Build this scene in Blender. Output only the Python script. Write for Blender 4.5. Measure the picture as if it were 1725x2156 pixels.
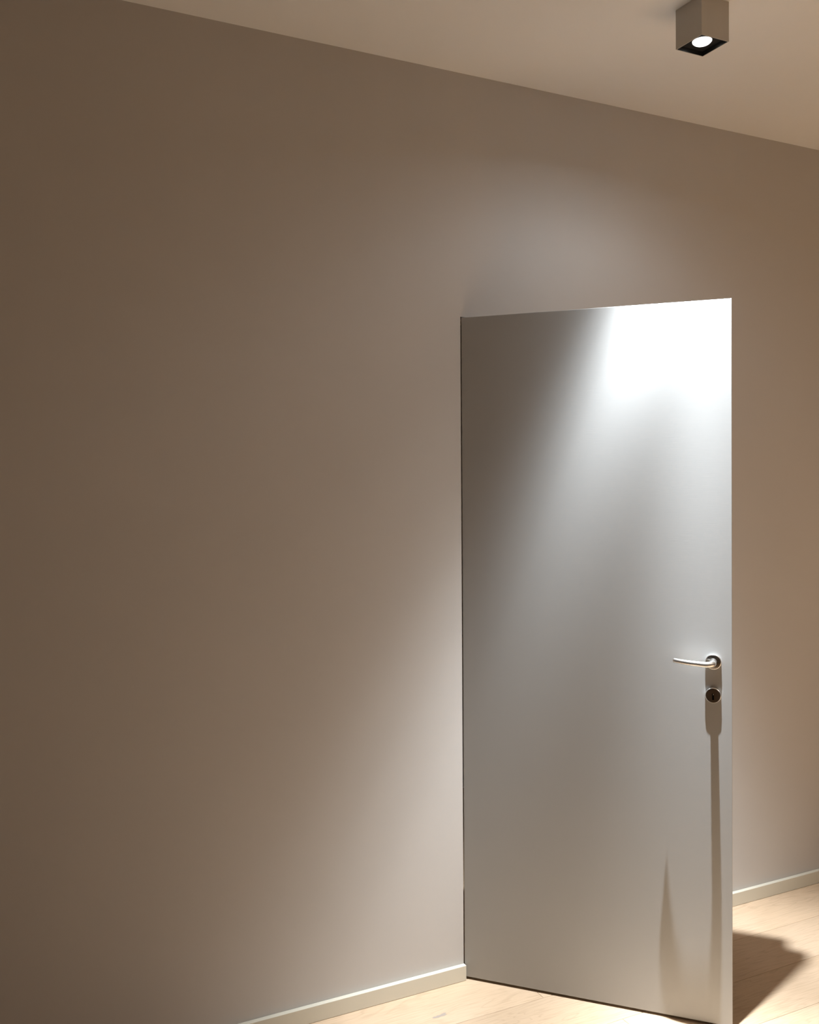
import bpy, bmesh, math, random
from mathutils import Vector, Matrix

random.seed(7)
scene = bpy.context.scene
for o in list(bpy.data.objects):
    bpy.data.objects.remove(o)

# ------------------------------------------------------------------ camera
W, H = 1725, 2156
F_PX, X0, Y0 = 1936.02, 841.596, 1041.502          # focal length and principal point in pixels
cam_d = bpy.data.cameras.new('camera')
cam = bpy.data.objects.new('camera', cam_d)
scene.collection.objects.link(cam)
yaw, pitch, roll = 0.4487, -0.01304, -0.00615
fw = Vector((math.sin(yaw) * math.cos(pitch), math.cos(yaw) * math.cos(pitch), math.sin(pitch)))
rt = Vector((math.cos(yaw), -math.sin(yaw), 0))
up = rt.cross(fw)
c, s = math.cos(roll), math.sin(roll)
rt, up = c * rt + s * up, -s * rt + c * up
M = Matrix((rt, up, -fw)).transposed().to_4x4()
M.translation = Vector((-1.44487, -2.54921, 1.58793))
cam.matrix_world = M
cam_d.sensor_fit = 'VERTICAL'
cam_d.sensor_height = 24.0
cam_d.lens = F_PX / H * 24.0
cam_d.shift_x = (W / 2 - X0) / H
cam_d.shift_y = (Y0 - H / 2) / H
cam_d.clip_start = 0.05
scene.camera = cam

# ------------------------------------------------------------------ world, exposure
world = bpy.data.worlds.new('world')
scene.world = world
world.use_nodes = True
world.node_tree.nodes['Background'].inputs[0].default_value = (0, 0, 0, 1)
world.node_tree.nodes['Background'].inputs[1].default_value = 0.0
vs = scene.view_settings
vs.view_transform = 'Standard'
vs.look = 'None'
vs.gamma = 1.0
vs.use_curve_mapping = False
vs.exposure = 0.06

# lamp photometry (used by the ceiling light builder below)
LAMP_POWER = 1590.0
BULB_GLOW = 2.0
# unseen fill spots added for ambient light: x, y, power, colour
FILL_SPOTS = [(1.4, -2.15, 1750.0, (1.0, 0.89, 0.73)), (2.6, -2.6, 1350.0, (0.98, 0.97, 0.94))]
LAMP_COLOR = (0.92, 1.0, 1.055)
# angle from the lamp's axis in degrees -> relative intensity
PROFILE = [(0, 0.80), (4, 0.66), (7, 0.42), (10, 0.265), (13, 0.29), (17, 0.365), (20, 0.295), (22, 0.205), (25, 0.090), (29, 0.024), (34, 0.012), (42, 0.0055), (56, 0.0048), (66, 0.002), (78, 0.0)]

# ------------------------------------------------------------------ dimensions
HC = 2.8823                 # ceiling height
XL, XR, YF = -5.6, 4.6, -6.0  # room extents (back wall is y = 0)
PHI = 0.80847               # door opening angle
DW, DT, DB = 0.8097, 2.11, 0.0079
OPW, OPH = 0.826, 2.1128     # wall opening
BT, BH = 0.01607, 0.04862   # baseboard
LX, LY, LS, LH = 0.40119, -0.63599, 0.09777, 0.10762


# ------------------------------------------------------------------ materials
def new_mat(name):
    m = bpy.data.materials.new(name)
    m.use_nodes = True
    nt = m.node_tree
    return m, nt, nt.nodes['Principled BSDF']


def ramp(nt, stops, fac=None):
    n = nt.nodes.new('ShaderNodeValToRGB')
    el = n.color_ramp.elements
    while len(el) < len(stops):
        el.new(0.5)
    for e, (p, col) in zip(el, stops):
        e.position = p
        e.color = (*col, 1) if len(col) == 3 else col
    if fac is not None:
        nt.links.new(fac, n.inputs[0])
    return n


def paint(name, col, rough, var=0.02, bump=0.03, scale=260.0, stretch=(1, 1, 1), spec=0.3):
    """matt wall paint: faint mottling and roller / brush relief"""
    m, nt, b = new_mat(name)
    tc = nt.nodes.new('ShaderNodeTexCoord')
    mp = nt.nodes.new('ShaderNodeMapping')
    mp.inputs['Scale'].default_value = stretch
    nt.links.new(tc.outputs['Object'], mp.inputs['Vector'])
    n1 = nt.nodes.new('ShaderNodeTexNoise')
    n1.inputs['Scale'].default_value = 2.3
    n1.inputs['Detail'].default_value = 4
    nt.links.new(tc.outputs['Object'], n1.inputs['Vector'])
    lo = tuple(max(0, v * (1 - var)) for v in col)
    hi = tuple(min(1, v * (1 + var)) for v in col)
    r = ramp(nt, [(0.3, lo), (0.7, hi)], n1.outputs['Fac'])
    nt.links.new(r.outputs[0], b.inputs['Base Color'])
    n2 = nt.nodes.new('ShaderNodeTexNoise')
    n2.inputs['Scale'].default_value = scale
    n2.inputs['Detail'].default_value = 3
    nt.links.new(mp.outputs[0], n2.inputs['Vector'])
    bp = nt.nodes.new('ShaderNodeBump')
    bp.inputs['Strength'].default_value = bump
    bp.inputs['Distance'].default_value = 0.002
    nt.links.new(n2.outputs['Fac'], bp.inputs['Height'])
    nt.links.new(bp.outputs[0], b.inputs['Normal'])
    b.inputs['Roughness'].default_value = rough
    b.inputs['Specular IOR Level'].default_value = spec
    return m


def metal(name, col, rough, aniso=0.0):
    m, nt, b = new_mat(name)
    tc = nt.nodes.new('ShaderNodeTexCoord')
    n = nt.nodes.new('ShaderNodeTexNoise')
    n.inputs['Scale'].default_value = 900
    nt.links.new(tc.outputs['Object'], n.inputs['Vector'])
    r = ramp(nt, [(0.3, (rough * 0.85,) * 3), (0.7, (rough * 1.15,) * 3)], n.outputs['Fac'])
    nt.links.new(r.outputs[0], b.inputs['Roughness'])
    b.inputs['Base Color'].default_value = (*col, 1)
    b.inputs['Metallic'].default_value = 1.0
    return m


def plain(name, col, rough, spec=0.3):
    m, nt, b = new_mat(name)
    b.inputs['Base Color'].default_value = (*col, 1)
    b.inputs['Roughness'].default_value = rough
    b.inputs['Specular IOR Level'].default_value = spec
    return m


def oak():
    m, nt, b = new_mat('brushed_oak')
    tc = nt.nodes.new('ShaderNodeTexCoord')
    oi = nt.nodes.new('ShaderNodeObjectInfo')
    off = nt.nodes.new('ShaderNodeVectorMath')
    off.operation = 'MULTIPLY_ADD'
    off.inputs[1].default_value = (41.0, 17.0, 23.0)
    cmb = nt.nodes.new('ShaderNodeCombineXYZ')
    for i in range(3):
        nt.links.new(oi.outputs['Random'], cmb.inputs[i])
    nt.links.new(cmb.outputs[0], off.inputs[0])
    nt.links.new(tc.outputs['Object'], off.inputs[2])
    # long cathedral figure: distorted bands stretched along the board
    mp = nt.nodes.new('ShaderNodeMapping')
    mp.inputs['Scale'].default_value = (1.1, 9.0, 1.0)
    nt.links.new(off.outputs[0], mp.inputs['Vector'])
    nz = nt.nodes.new('ShaderNodeTexNoise')
    nz.inputs['Scale'].default_value = 1.7
    nz.inputs['Detail'].default_value = 3
    nz.inputs['Distortion'].default_value = 0.6
    nt.links.new(mp.outputs[0], nz.inputs['Vector'])
    mul = nt.nodes.new('ShaderNodeMath')
    mul.operation = 'MULTIPLY'
    mul.inputs[1].default_value = 11.0
    nt.links.new(nz.outputs['Fac'], mul.inputs[0])
    fr = nt.nodes.new('ShaderNodeMath')
    fr.operation = 'PINGPONG'
    fr.inputs[1].default_value = 0.5
    nt.links.new(mul.outputs[0], fr.inputs[0])
    rings = ramp(nt, [(0.0, (0, 0, 0)), (0.16, (1, 1, 1))], fr.outputs[0])
    # fine pores
    mp2 = nt.nodes.new('ShaderNodeMapping')
    mp2.inputs['Scale'].default_value = (14.0, 240.0, 1.0)
    nt.links.new(off.outputs[0], mp2.inputs['Vector'])
    fine = nt.nodes.new('ShaderNodeTexNoise')
    fine.inputs['Scale'].default_value = 1.0
    fine.inputs['Detail'].default_value = 4
    nt.links.new(mp2.outputs[0], fine.inputs['Vector'])
    # slow tone drift
    slow = nt.nodes.new('ShaderNodeTexNoise')
    slow.inputs['Scale'].default_value = 3.0
    nt.links.new(off.outputs[0], slow.inputs['Vector'])
    base = ramp(nt, [(0.3, OAK_LO), (0.7, OAK_HI)], slow.outputs['Fac'])
    mx1 = nt.nodes.new('ShaderNodeMixRGB')
    mx1.blend_type = 'MULTIPLY'
    mx1.inputs[0].default_value = 0.22
    nt.links.new(base.outputs[0], mx1.inputs[1])
    rc = ramp(nt, [(0.0, (0.55, 0.5, 0.45)), (1.0, (1, 1, 1))], rings.outputs[0])
    nt.links.new(rc.outputs[0], mx1.inputs[2])
    mx2 = nt.nodes.new('ShaderNodeMixRGB')
    mx2.blend_type = 'MULTIPLY'
    mx2.inputs[0].default_value = 0.22
    nt.links.new(mx1.outputs[0], mx2.inputs[1])
    fc = ramp(nt, [(0.32, (0.6, 0.55, 0.5)), (0.55, (1, 1, 1))], fine.outputs['Fac'])
    nt.links.new(fc.outputs[0], mx2.inputs[2])
    # sparse knots with grey filler
    mp3 = nt.nodes.new('ShaderNodeMapping')
    mp3.inputs['Scale'].default_value = (1.6, 4.2, 1.0)
    nt.links.new(off.outputs[0], mp3.inputs['Vector'])
    vor = nt.nodes.new('ShaderNodeTexVoronoi')
    vor.inputs['Scale'].default_value = 1.0
    nt.links.new(mp3.outputs[0], vor.inputs['Vector'])
    kn = ramp(nt, [(0.035, (1, 1, 1)), (0.075, (0, 0, 0))], vor.outputs['Distance'])
    mx3 = nt.nodes.new('ShaderNodeMixRGB')
    mx3.inputs[2].default_value = (0.40, 0.35, 0.31, 1)
    kf = nt.nodes.new('ShaderNodeMath')
    kf.operation = 'MULTIPLY'
    kf.inputs[1].default_value = 0.55
    nt.links.new(kn.outputs[0], kf.inputs[0])
    nt.links.new(kf.outputs[0], mx3.inputs[0])
    nt.links.new(mx2.outputs[0], mx3.inputs[1])
    # board to board tone
    hv = nt.nodes.new('ShaderNodeHueSaturation')
    mr = nt.nodes.new('ShaderNodeMapRange')
    mr.inputs['To Min'].default_value = 0.93
    mr.inputs['To Max'].default_value = 1.07
    nt.links.new(oi.outputs['Random'], mr.inputs['Value'])
    nt.links.new(mr.outputs[0], hv.inputs['Value'])
    nt.links.new(mx3.outputs[0], hv.inputs['Color'])
    nt.links.new(hv.outputs[0], b.inputs['Base Color'])
    bp = nt.nodes.new('ShaderNodeBump')
    bp.inputs['Strength'].default_value = 0.12
    bp.inputs['Distance'].default_value = 0.001
    nt.links.new(fine.outputs['Fac'], bp.inputs['Height'])
    nt.links.new(bp.outputs[0], b.inputs['Normal'])
    b.inputs['Roughness'].default_value = 0.62
    b.inputs['Specular IOR Level'].default_value = 0.25
    return m


OAK_LO, OAK_HI = (0.575, 0.415, 0.275), (0.66, 0.49, 0.345)
WALL = paint('wall_paint', (0.585, 0.55, 0.522), 0.85, 0.015, 0.06, 420.0)
CEIL = paint('ceiling_paint', (0.94, 0.92, 0.895), 0.9, 0.01, 0.04, 420.0)
SKIRT = paint('baseboard_lacquer', (0.70, 0.655, 0.55), 0.45, 0.01, 0.02, 300.0)
DOORM = paint('door_lacquer', (0.43, 0.424, 0.416), 0.5, 0.01, 0.045, 150.0, (0.12, 1, 6.0))
FRAME = plain('frame_lacquer', (0.55, 0.52, 0.48), 0.5)
STEEL = metal('satin_steel', (0.80, 0.785, 0.765), 0.29)
ROSE = metal('rose_steel', (0.34, 0.315, 0.285), 0.20)  # steel coloured dark to paint in the reflection of a dark room
BLACK = plain('black_plastic', (0.012, 0.011, 0.010), 0.6)
LINER = plain('black_gloss', (0.015, 0.014, 0.012), 0.22, 0.5)
HOUSE = paint('lamp_lacquer', (0.55, 0.52, 0.48), 0.6, 0.01, 0.03, 500.0)
SLAB = plain('floor_underlay', (0.16, 0.11, 0.07), 0.9)
OAK = oak()
KNOT = plain('knot_filler', (0.40, 0.33, 0.28), 0.7)


def emit_mat(name, col, strength):
    m, nt, b = new_mat(name)
    b.inputs['Base Color'].default_value = (0.8, 0.8, 0.8, 1)
    b.inputs['Emission Color'].default_value = (*col, 1)
    b.inputs['Emission Strength'].default_value = strength
    return m


BULB = emit_mat('led_lens', (1.0, 0.99, 0.97), BULB_GLOW)


# ------------------------------------------------------------------ helpers
def link(o, parent=None):
    scene.collection.objects.link(o)
    if parent is not None:
        o.parent = parent
    return o


def obj(name, bm, mat, parent=None, loc=(0, 0, 0), smooth=False, bevel=0.0, seg=2):
    bmesh.ops.recalc_face_normals(bm, faces=bm.faces)
    me = bpy.data.meshes.new(name)
    bm.to_mesh(me)
    bm.free()
    if smooth:
        for p in me.polygons:
            p.use_smooth = True
    me.materials.append(mat)
    o = bpy.data.objects.new(name, me)
    o.location = loc
    link(o, parent)
    if bevel:
        md = o.modifiers.new('bevel', 'BEVEL')
        md.width = bevel
        md.segments = seg
        md.limit_method = 'ANGLE'
        md.harden_normals = False
    return o


def empty(name, loc=(0, 0, 0), rz=0.0, parent=None):
    o = bpy.data.objects.new(name, None)
    o.empty_display_size = 0.1
    o.location = loc
    o.rotation_euler = (0, 0, rz)
    return link(o, parent)


def tag(o, label=None, cat=None, group=None, kind=None):
    for k, v in (('label', label), ('category', cat), ('group', group), ('kind', kind)):
        if v:
            o[k] = v
    return o


def box(bm, x0, x1, y0, y1, z0, z1):
    v = [bm.verts.new(p) for p in ((x0, y0, z0), (x1, y0, z0), (x1, y1, z0), (x0, y1, z0),
                                   (x0, y0, z1), (x1, y0, z1), (x1, y1, z1), (x0, y1, z1))]
    for f in ((0, 3, 2, 1), (4, 5, 6, 7), (0, 1, 5, 4), (1, 2, 6, 5), (2, 3, 7, 6), (3, 0, 4, 7)):
        bm.faces.new([v[i] for i in f])
    return bm


def boxes(*bs):
    bm = bmesh.new()
    for b in bs:
        box(bm, *b)
    return bm


def lathe(profile, n=48, axis='Y', sign=-1):
    """profile: (radius, distance) pairs revolved about the local Y axis (sign = direction of +distance)"""
    bm = bmesh.new()
    rows = []
    for r, d in profile:
        if r < 1e-7:
            rows.append([bm.verts.new((0, sign * d, 0))])
        else:
            rows.append([bm.verts.new((r * math.cos(2 * math.pi * i / n), sign * d, r * math.sin(2 * math.pi * i / n)))
                         for i in range(n)])
    for a, b in zip(rows, rows[1:]):
        for i in range(n):
            j = (i + 1) % n
            if len(a) == 1 and len(b) == 1:
                continue
            if len(a) == 1:
                bm.faces.new((a[0], b[i], b[j]))
            elif len(b) == 1:
                bm.faces.new((a[i], a[j], b[0]))
            else:
                bm.faces.new((a[i], a[j], b[j], b[i]))
    return bm


def sweep(path, radii, n=20, squash=None):
    """tube along path (list of Vectors) with per point (ru, rv) radii and rounded ends"""
    bm = bmesh.new()
    rings = []
    ref = Vector((0, 0, 1))
    N = len(path)
    for i, (p, r) in enumerate(zip(path, radii)):
        t = (path[min(i + 1, N - 1)] - path[max(i - 1, 0)]).normalized()
        u = ref - t * ref.dot(t)
        u.normalize()
        v = t.cross(u)
        rings.append([bm.verts.new(p + u * (r[0] * math.cos(2 * math.pi * k / n)) + v * (r[1] * math.sin(2 * math.pi * k / n)))
                      for k in range(n)])
    for a, b in zip(rings, rings[1:]):
        for k in range(n):
            j = (k + 1) % n
            bm.faces.new((a[k], a[j], b[j], b[k]))
    bm.faces.new(rings[0])
    bm.faces.new(list(reversed(rings[-1])))
    return bm


# ------------------------------------------------------------------ the room shell
T = 0.12
tag(obj('wall_back', boxes((XL - T, 0, 0, T, 0, HC), (OPW, XR + T, 0, T, 0, HC), (0, OPW, 0, T, OPH, HC)), WALL),
    'warm grey painted wall with the door opening, lit by the spot on one side', 'wall', kind='structure')
tag(obj('wall_left', boxes((XL - T, XL, YF - T, 0, 0, HC)), WALL), 'painted side wall outside the frame on the left', 'wall', kind='structure')
tag(obj('wall_right', boxes((XR, XR + T, YF - T, 0, 0, HC)), WALL), 'painted side wall outside the frame on the right', 'wall', kind='structure')
tag(obj('wall_front', boxes((XL, XR, YF - T, YF, 0, HC)), WALL), 'painted wall behind the camera', 'wall', kind='structure')
tag(obj('ceiling', boxes((XL - T, XR + T, YF - T, T, HC, HC + 0.1)), CEIL), 'plain off-white painted ceiling', 'ceiling', kind='structure')

# the small unlit hall behind the door opening
HD = 1.6
tag(obj('wall_hall', boxes((-0.6, -0.5, T, HD, 0, HC), (1.5, 1.6, T, HD, 0, HC), (-0.6, 1.6, HD, HD + 0.1, 0, HC),
                           (-0.6, 1.6, T, HD + 0.1, HC, HC + 0.1)), WALL),
    'unlit hall walls behind the open door', 'wall', kind='structure')

# baseboards
def baseboard(name, x0, x1, y0, y1, label):
    tag(obj(name, boxes((x0, x1, y0, y1, 0.0006, BH)), SKIRT, bevel=0.0012), label, 'baseboard', kind='structure')


baseboard('baseboard_left', XL, 0.001, -BT, -0.0002, 'low cream baseboard on the wall left of the door hinge')
baseboard('baseboard_right', OPW + 0.004, XR, -BT, -0.0002, 'low cream baseboard running on behind the open door')
baseboard('baseboard_front', XL, XR, YF + 0.0002, YF + BT, 'low cream baseboard along the wall behind the camera')

# hidden-frame door lining in the opening
tag(obj('trim_1', boxes((OPW - 0.010, OPW - 0.0002, 0.002, T, 0.0006, OPH - 0.0002), (0.0002, 0.004, 0.05, T, 0.0006, OPH - 0.0002),
                        (0.004, OPW - 0.010, 0.05, T, OPH - 0.004, OPH - 0.0002)), FRAME),
    'slim lining of the door opening hidden behind the open door', 'trim', kind='structure')

# ------------------------------------------------------------------ floor of oak planks
floor = tag(obj('floor', boxes((XL - T, XR + T, YF - T, HD + 0.1, -0.12, -0.016)), SLAB),
            'light brushed oak plank floor laid parallel to the wall', 'floor', kind='structure')
PW, PL = 0.1965, 2.2
GAP = 0.0004


def plank(x0, x1, y0, y1):
    bm = bmesh.new()
    cx, cy = (x0 + x1) / 2, (y0 + y1) / 2
    a, b, e = (x1 - x0) / 2 - GAP, (y1 - y0) / 2 - GAP, 0.0011
    lo = [bm.verts.new((sx * a, sy * b, -0.015)) for sx, sy in ((-1, -1), (1, -1), (1, 1), (-1, 1))]
    mi = [bm.verts.new((sx * a, sy * b, -e * 0.7)) for sx, sy in ((-1, -1), (1, -1), (1, 1), (-1, 1))]
    hi = [bm.verts.new((sx * (a - e), sy * (b - e), 0)) for sx, sy in ((-1, -1), (1, -1), (1, 1), (-1, 1))]
    bm.faces.new(list(reversed(lo)))
    bm.faces.new(hi)
    for r0, r1 in ((lo, mi), (mi, hi)):
        for i in range(4):
            j = (i + 1) % 4
            bm.faces.new((r0[i], r0[j], r1[j], r1[i]))
    return obj('plank', bm, OAK, floor, (cx, cy, 0))


y1 = -0.205 + 10 * PW
offs = [0.0, 0.83, 1.51, 0.37, 1.17, 1.83]
while y1 > YF:
    y0 = y1 - PW
    k = round((-0.205 - y0) / PW)          # row index: 1 is the row ending at y = -0.205
    # the butt joint visible at the foot of the door belongs to the row against the wall
    x = XL - 2.2 + ((0.165 - XL) % PL if k == 0 else (offs[k % 6] + 0.31 * (k // 6)) % PL)
    lim0, lim1 = XL, XR
    if y0 > -0.02:
        lim0, lim1 = -0.5, 1.5
    while x < XR:
        a, b = max(x, lim0), min(x + PL, lim1)
        if b - a > 0.02:
            plank(a, b, max(y0, YF), min(y1, HD))
        x += PL
    y1 = y0
    if y1 > HD:
        continue

# grey filled knot in the board beside the left baseboard
bm = bmesh.new()
kp = [(-0.024, -0.002), (-0.017, 0.003), (-0.010, 0.0015), (-0.004, 0.004), (0.004, 0.0025), (0.012, 0.006), (0.022, 0.0075),
      (0.028, 0.005), (0.021, 0.001), (0.026, -0.003), (0.016, -0.0065), (0.004, -0.0055), (-0.006, -0.0075), (-0.016, -0.0055)]
kt = [bm.verts.new((x, y, 0.0002)) for x, y in kp]
kb = [bm.verts.new((x, y, -0.001)) for x, y in kp]
bm.faces.new(kt)
for i in range(len(kp)):
    j = (i + 1) % len(kp)
    bm.faces.new((kt[i], kt[j], kb[j], kb[i]))
tag(obj('knot', bm, KNOT, floor, (-0.169, -0.148, 0.0)), 'grey filled knot in the oak')

# ------------------------------------------------------------------ the door
door = tag(empty('door_1', (0, 0, 0), -PHI), 'smooth grey-white door standing half open, lit from above', 'door', kind='structure')
LIP, THK, REB = 0.019, 0.040, 0.013
obj('leaf', boxes((0.0032, DW, 0, LIP, DB, DT), (0.0032, DW - REB, LIP, THK, DB, DT - REB)), DOORM, door, bevel=0.0013, seg=3)
# lock face plate and latch in the free edge
lock = obj('lock_plate', boxes((DW - REB, DW - REB + 0.0012, LIP + 0.002, THK - 0.002, 0.93, 1.15)), STEEL, door)
obj('latch_bolt', boxes((DW - REB + 0.0012, DW - REB + 0.010, LIP + 0.005, THK - 0.005, 1.055, 1.075)), STEEL, lock)

HA, HZ, KZ, RR = 0.7585, 1.0640, 0.9670, 0.0222
RP = 0.0078                  # rose projection


def fittings(side):
    """lever handle and key rose on one face of the leaf: side -1 is the face towards the room"""
    y = 0.0 if side < 0 else THK
    rose_prof = [(0, 0), (RR, 0), (RR, RP - 0.0022), (RR - 0.0006, RP - 0.0009), (RR - 0.002, RP), (0.0, RP + 0.0002)]
    # ---- lever
    hd = obj('lever_handle', lathe(rose_prof, 64, sign=side), ROSE, door, (HA, y, HZ), smooth=True)
    md = hd.modifiers.new('split', 'EDGE_SPLIT')
    md.split_angle = math.radians(50)
    P = 0.0600               # stand-off of the lever axis at the bend
    BR = 0.020               # bend radius
    pts, rad = [], []
    for d in (RP - 0.001, 0.014, 0.022, 0.031, P - BR):
        pts.append(Vector((0, side * d, 0.0015)))
        rad.append((0.0096, 0.0096))
    for i in range(1, 9):
        a = math.pi / 2 * i / 8
        pts.append(Vector((-BR * (1 - math.cos(a)), side * (P - BR + BR * math.sin(a)), 0.0015 - 0.0008 * i / 8)))
        q = 0.0096 + (0.0083 - 0.0096) * i / 8
        rad.append((q, q * 0.98))
    L = 0.1060
    for i in range(1, 19):   # straight grip, then the end turning back towards the leaf
        t = i / 18
        x = -BR - (L - BR) * t
        k = max(0.0, (t - 0.35) / 0.65)
        zz = 0.0007 + 0.0050 * t
        yy = P - 0.0150 * k * k
        pts.append(Vector((x, side * yy, zz)))
        q = 0.0083 + (0.0066 - 0.0083) * t
        rad.append((q, q))
    # rounded tip
    tip, tr = pts[-1], rad[-1][0]
    dr = (pts[-1] - pts[-2]).normalized()
    for a in (25, 50, 75):
        a = math.radians(a)
        pts.append(tip + dr * (0.0012 * math.sin(a)))
        rad.append((tr * (0.75 + 0.25 * math.cos(a)),) * 2)
    lv = obj('lever', sweep(pts, rad, 28), STEEL, hd, smooth=True)
    e = lv.modifiers.new('split', 'EDGE_SPLIT')
    e.split_angle = math.radians(60)
    # ---- key rose with a slot cut right through its face
    n = 72
    bm = bmesh.new()
    hole = []
    hw, hr, top, bot = 0.0030, 0.0036, 0.0065, -0.0125
    for i in range(13):       # round head, clockwise from the lower left of the head
        a = math.radians(225 - 270 * i / 12)
        hole.append((hr * math.cos(a), top - hr + hr * math.sin(a)))
    hole += [(hw * 0.85, top - hr - 0.006), (hw * 0.85, bot), (-hw * 0.85, bot), (-hw * 0.85, top - hr - 0.006)]
    ring_o = [bm.verts.new((RR * math.cos(2 * math.pi * i / n), 0, RR * math.sin(2 * math.pi * i / n))) for i in range(n)]
    ring_a = [bm.verts.new((RR * math.cos(2 * math.pi * i / n), side * (RP - 0.0022), RR * math.sin(2 * math.pi * i / n))) for i in range(n)]
    r2 = RR - 0.0018
    ring_b = [bm.verts.new((r2 * math.cos(2 * math.pi * i / n), side * RP, r2 * math.sin(2 * math.pi * i / n))) for i in range(n)]
    for r0, r1 in ((ring_o, ring_a), (ring_a, ring_b)):
        for i in range(n):
            j = (i + 1) % n
            bm.faces.new((r0[i], r0[j], r1[j], r1[i]))
    hf = [bm.verts.new((x, side * RP, z)) for x, z in hole]
    hb = [bm.verts.new((x, side * 0.0006, z)) for x, z in hole]
    for i in range(len(hole)):
        j = (i + 1) % len(hole)
        bm.faces.new((hf[i], hf[j], hb[j], hb[i]))
    eds = [bm.edges.get((ring_b[i], ring_b[(i + 1) % n])) for i in range(n)]
    eds += [bm.edges.get((hf[i], hf[(i + 1) % len(hf)])) for i in range(len(hf))]
    bmesh.ops.triangle_fill(bm, use_beauty=True, edges=eds)
    ks = obj('key_rose', bm, ROSE, door, (HA - 0.0005, y, KZ), smooth=True)
    e = ks.modifiers.new('split', 'EDGE_SPLIT')
    e.split_angle = math.radians(25)
    back = bmesh.new()
    box(back, -0.006, 0.006, *sorted((side * 0.0003, side * 0.0008)), -0.0145, 0.0085)
    tag(obj('keyway', back, BLACK, ks), 'black keyhole')
    # bright ward inside the keyhole
    wd = bmesh.new()
    box(wd, -0.0002, 0.0016, *sorted((side * 0.0052, side * 0.0070)), 0.0012, 0.0048)
    obj('ward', wd, STEEL, ks, bevel=0.0004)


fittings(-1)
fittings(1)

def bright_rim(o):  # lighter steel on the rims against the faces' painted dark reflection
    o.data.materials.append(STEEL)
    for p in o.data.polygons:
        rmin = min(math.hypot(o.data.vertices[i].co.x, o.data.vertices[i].co.z) for i in p.vertices)
        if rmin > RR - 0.0021:
            p.material_index = 1


for o in door.children:
    if o.name.startswith(('lever_handle', 'key_rose')):
        bright_rim(o)

# hinges, concealed between leaf and lining
for z in (0.25, 1.05, 1.85):
    obj('hinge', boxes((0.006, 0.030, THK - 0.0005, THK + 0.004, z - 0.05, z + 0.05)), STEEL, door, bevel=0.001)


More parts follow.
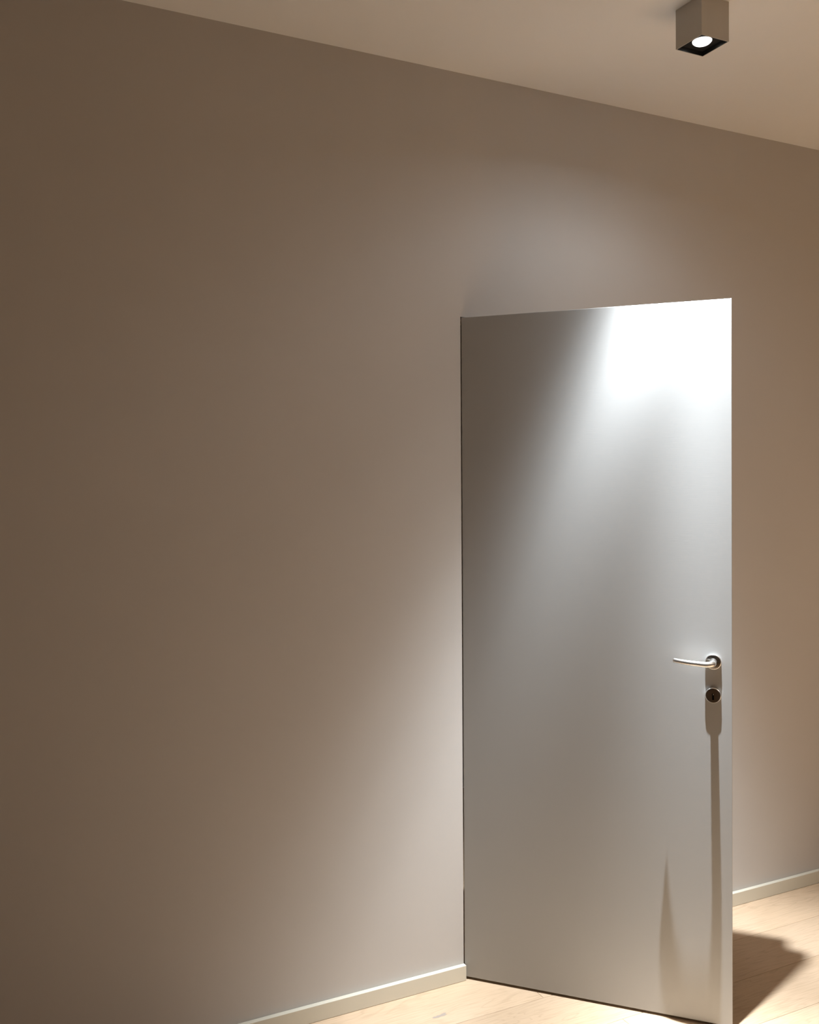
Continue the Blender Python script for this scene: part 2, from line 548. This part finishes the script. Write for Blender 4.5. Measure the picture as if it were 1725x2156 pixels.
# ------------------------------------------------------------------ the ceiling spot
def ceiling_spot(x, y, label, tilt=(0.0, 0.0), power=None, color=None):
    root = tag(empty('ceiling_light', (x, y, HC)), label, 'lamp')
    h, w = LS / 2, 0.0022
    PLATE = 0.0125           # depth of the black plate above the lower rim
    # square tube, open below
    bm = bmesh.new()
    o = [(-h, -h), (h, -h), (h, h), (-h, h)]
    i_ = [(a * (h - w) / h, b * (h - w) / h) for a, b in o]
    ot = [bm.verts.new((*p, -0.0003)) for p in o]
    ob = [bm.verts.new((*p, -LH)) for p in o]
    ib = [bm.verts.new((*p, -LH)) for p in i_]
    it = [bm.verts.new((*p, -LH + 0.045)) for p in i_]
    bm.faces.new(ot)
    bm.faces.new(it)
    for a, b in ((ot, ob), (ob, ib), (ib, it)):
        for k in range(4):
            j = (k + 1) % 4
            bm.faces.new((a[k], a[j], b[j], b[k]))
    obj('housing', bm, HOUSE, root, bevel=0.0006)
    # glossy black liner inside the lower rim
    bm = bmesh.new()
    q0, q1 = h - w - 0.0001, h - w - 0.0006
    l0 = [bm.verts.new((a * q0 / h, b * q0 / h, -LH + 0.0002)) for a, b in o]
    l1 = [bm.verts.new((a * q1 / h, b * q1 / h, -LH + 0.0002)) for a, b in o]
    l2 = [bm.verts.new((a * q1 / h, b * q1 / h, -LH + PLATE + 0.004)) for a, b in o]
    for a, b in ((l0, l1), (l1, l2)):
        for k in range(4):
            j = (k + 1) % 4
            bm.faces.new((a[k], a[j], b[j], b[k]))
    obj('liner', bm, LINER, root)
    # black face plate with the round lamp opening
    R = 0.0265
    n = 48
    bm = bmesh.new()
    q = h - w - 0.0008
    sq = [bm.verts.new((a * q / h, b * q / h, 0)) for a, b in o]
    ci = [bm.verts.new((R * math.cos(2 * math.pi * k / n), R * math.sin(2 * math.pi * k / n), 0)) for k in range(n)]
    up_ = [bm.verts.new((R * math.cos(2 * math.pi * k / n), R * math.sin(2 * math.pi * k / n), 0.012)) for k in range(n)]
    for k in range(n):
        j = (k + 1) % n
        bm.faces.new((ci[k], ci[j], up_[j], up_[k]))
    es = [bm.edges.new((sq[k], sq[(k + 1) % 4])) for k in range(4)]
    es += [bm.edges.get((ci[k], ci[(k + 1) % n])) for k in range(n)]
    bmesh.ops.triangle_fill(bm, use_beauty=True, edges=es)
    tag(obj('face_plate', bm, BLACK, root, (0, 0, -LH + PLATE)), 'black inner plate')
    # domed lens of the lamp
    Rb = 0.0258
    prof = [(Rb, -0.004), (Rb, 0.0), (Rb * 0.92, 0.0022), (Rb * 0.75, 0.0042), (Rb * 0.5, 0.0058), (Rb * 0.25, 0.0066), (0, 0.0069)]
    bm = lathe(prof, 48, sign=1)
    bmesh.ops.rotate(bm, verts=bm.verts, cent=(0, 0, 0), matrix=Matrix.Rotation(-math.pi / 2, 3, 'X'))
    b = obj('bulb', bm, BULB, root, (0, 0, -LH + PLATE), smooth=True)
    b.rotation_euler = (tilt[0], tilt[1], 0)
    tag(b, 'glowing white lens')
    # its light
    ld = bpy.data.lights.new('spot', 'SPOT')
    ld.energy = power or LAMP_POWER
    ld.color = color or LAMP_COLOR
    ld.spot_size = math.radians(160)
    ld.spot_blend = 0.0
    ld.shadow_soft_size = 0.009
    ld.use_nodes = True
    nt = ld.node_tree
    em = nt.nodes['Emission']
    tc = nt.nodes.new('ShaderNodeTexCoord')
    sp = nt.nodes.new('ShaderNodeSeparateXYZ')
    nt.links.new(tc.outputs['Normal'], sp.inputs[0])
    ab = nt.nodes.new('ShaderNodeMath')
    ab.operation = 'ABSOLUTE'
    nt.links.new(sp.outputs['Z'], ab.inputs[0])
    ac = nt.nodes.new('ShaderNodeMath')
    ac.operation = 'ARCCOSINE'
    nt.links.new(ab.outputs[0], ac.inputs[0])
    dv = nt.nodes.new('ShaderNodeMath')
    dv.operation = 'DIVIDE'
    dv.inputs[1].default_value = math.radians(80)
    nt.links.new(ac.outputs[0], dv.inputs[0])
    rp = ramp(nt, [(a / 80, (v,) * 3) for a, v in PROFILE], dv.outputs[0])
    rp.color_ramp.interpolation = 'B_SPLINE'
    nt.links.new(rp.outputs[0], em.inputs['Strength'])
    lo = bpy.data.objects.new('spot', ld)
    link(lo, root)
    lo.location = (0, 0, -LH - 0.0005)
    return root


ceiling_spot(LX, LY, 'small square taupe surface spot glowing white on the ceiling above the door', (-0.10, 0.07))

FILL_LABELS = ['square taupe surface spot out of frame, nearest to the right of the camera',
               'square taupe surface spot out of frame, far right of the ceiling',
               'square taupe surface spot out of frame, behind the camera']
for (x, y, pw, col), lb in zip(FILL_SPOTS, FILL_LABELS):
    ceiling_spot(x, y, lb, power=pw, color=col)
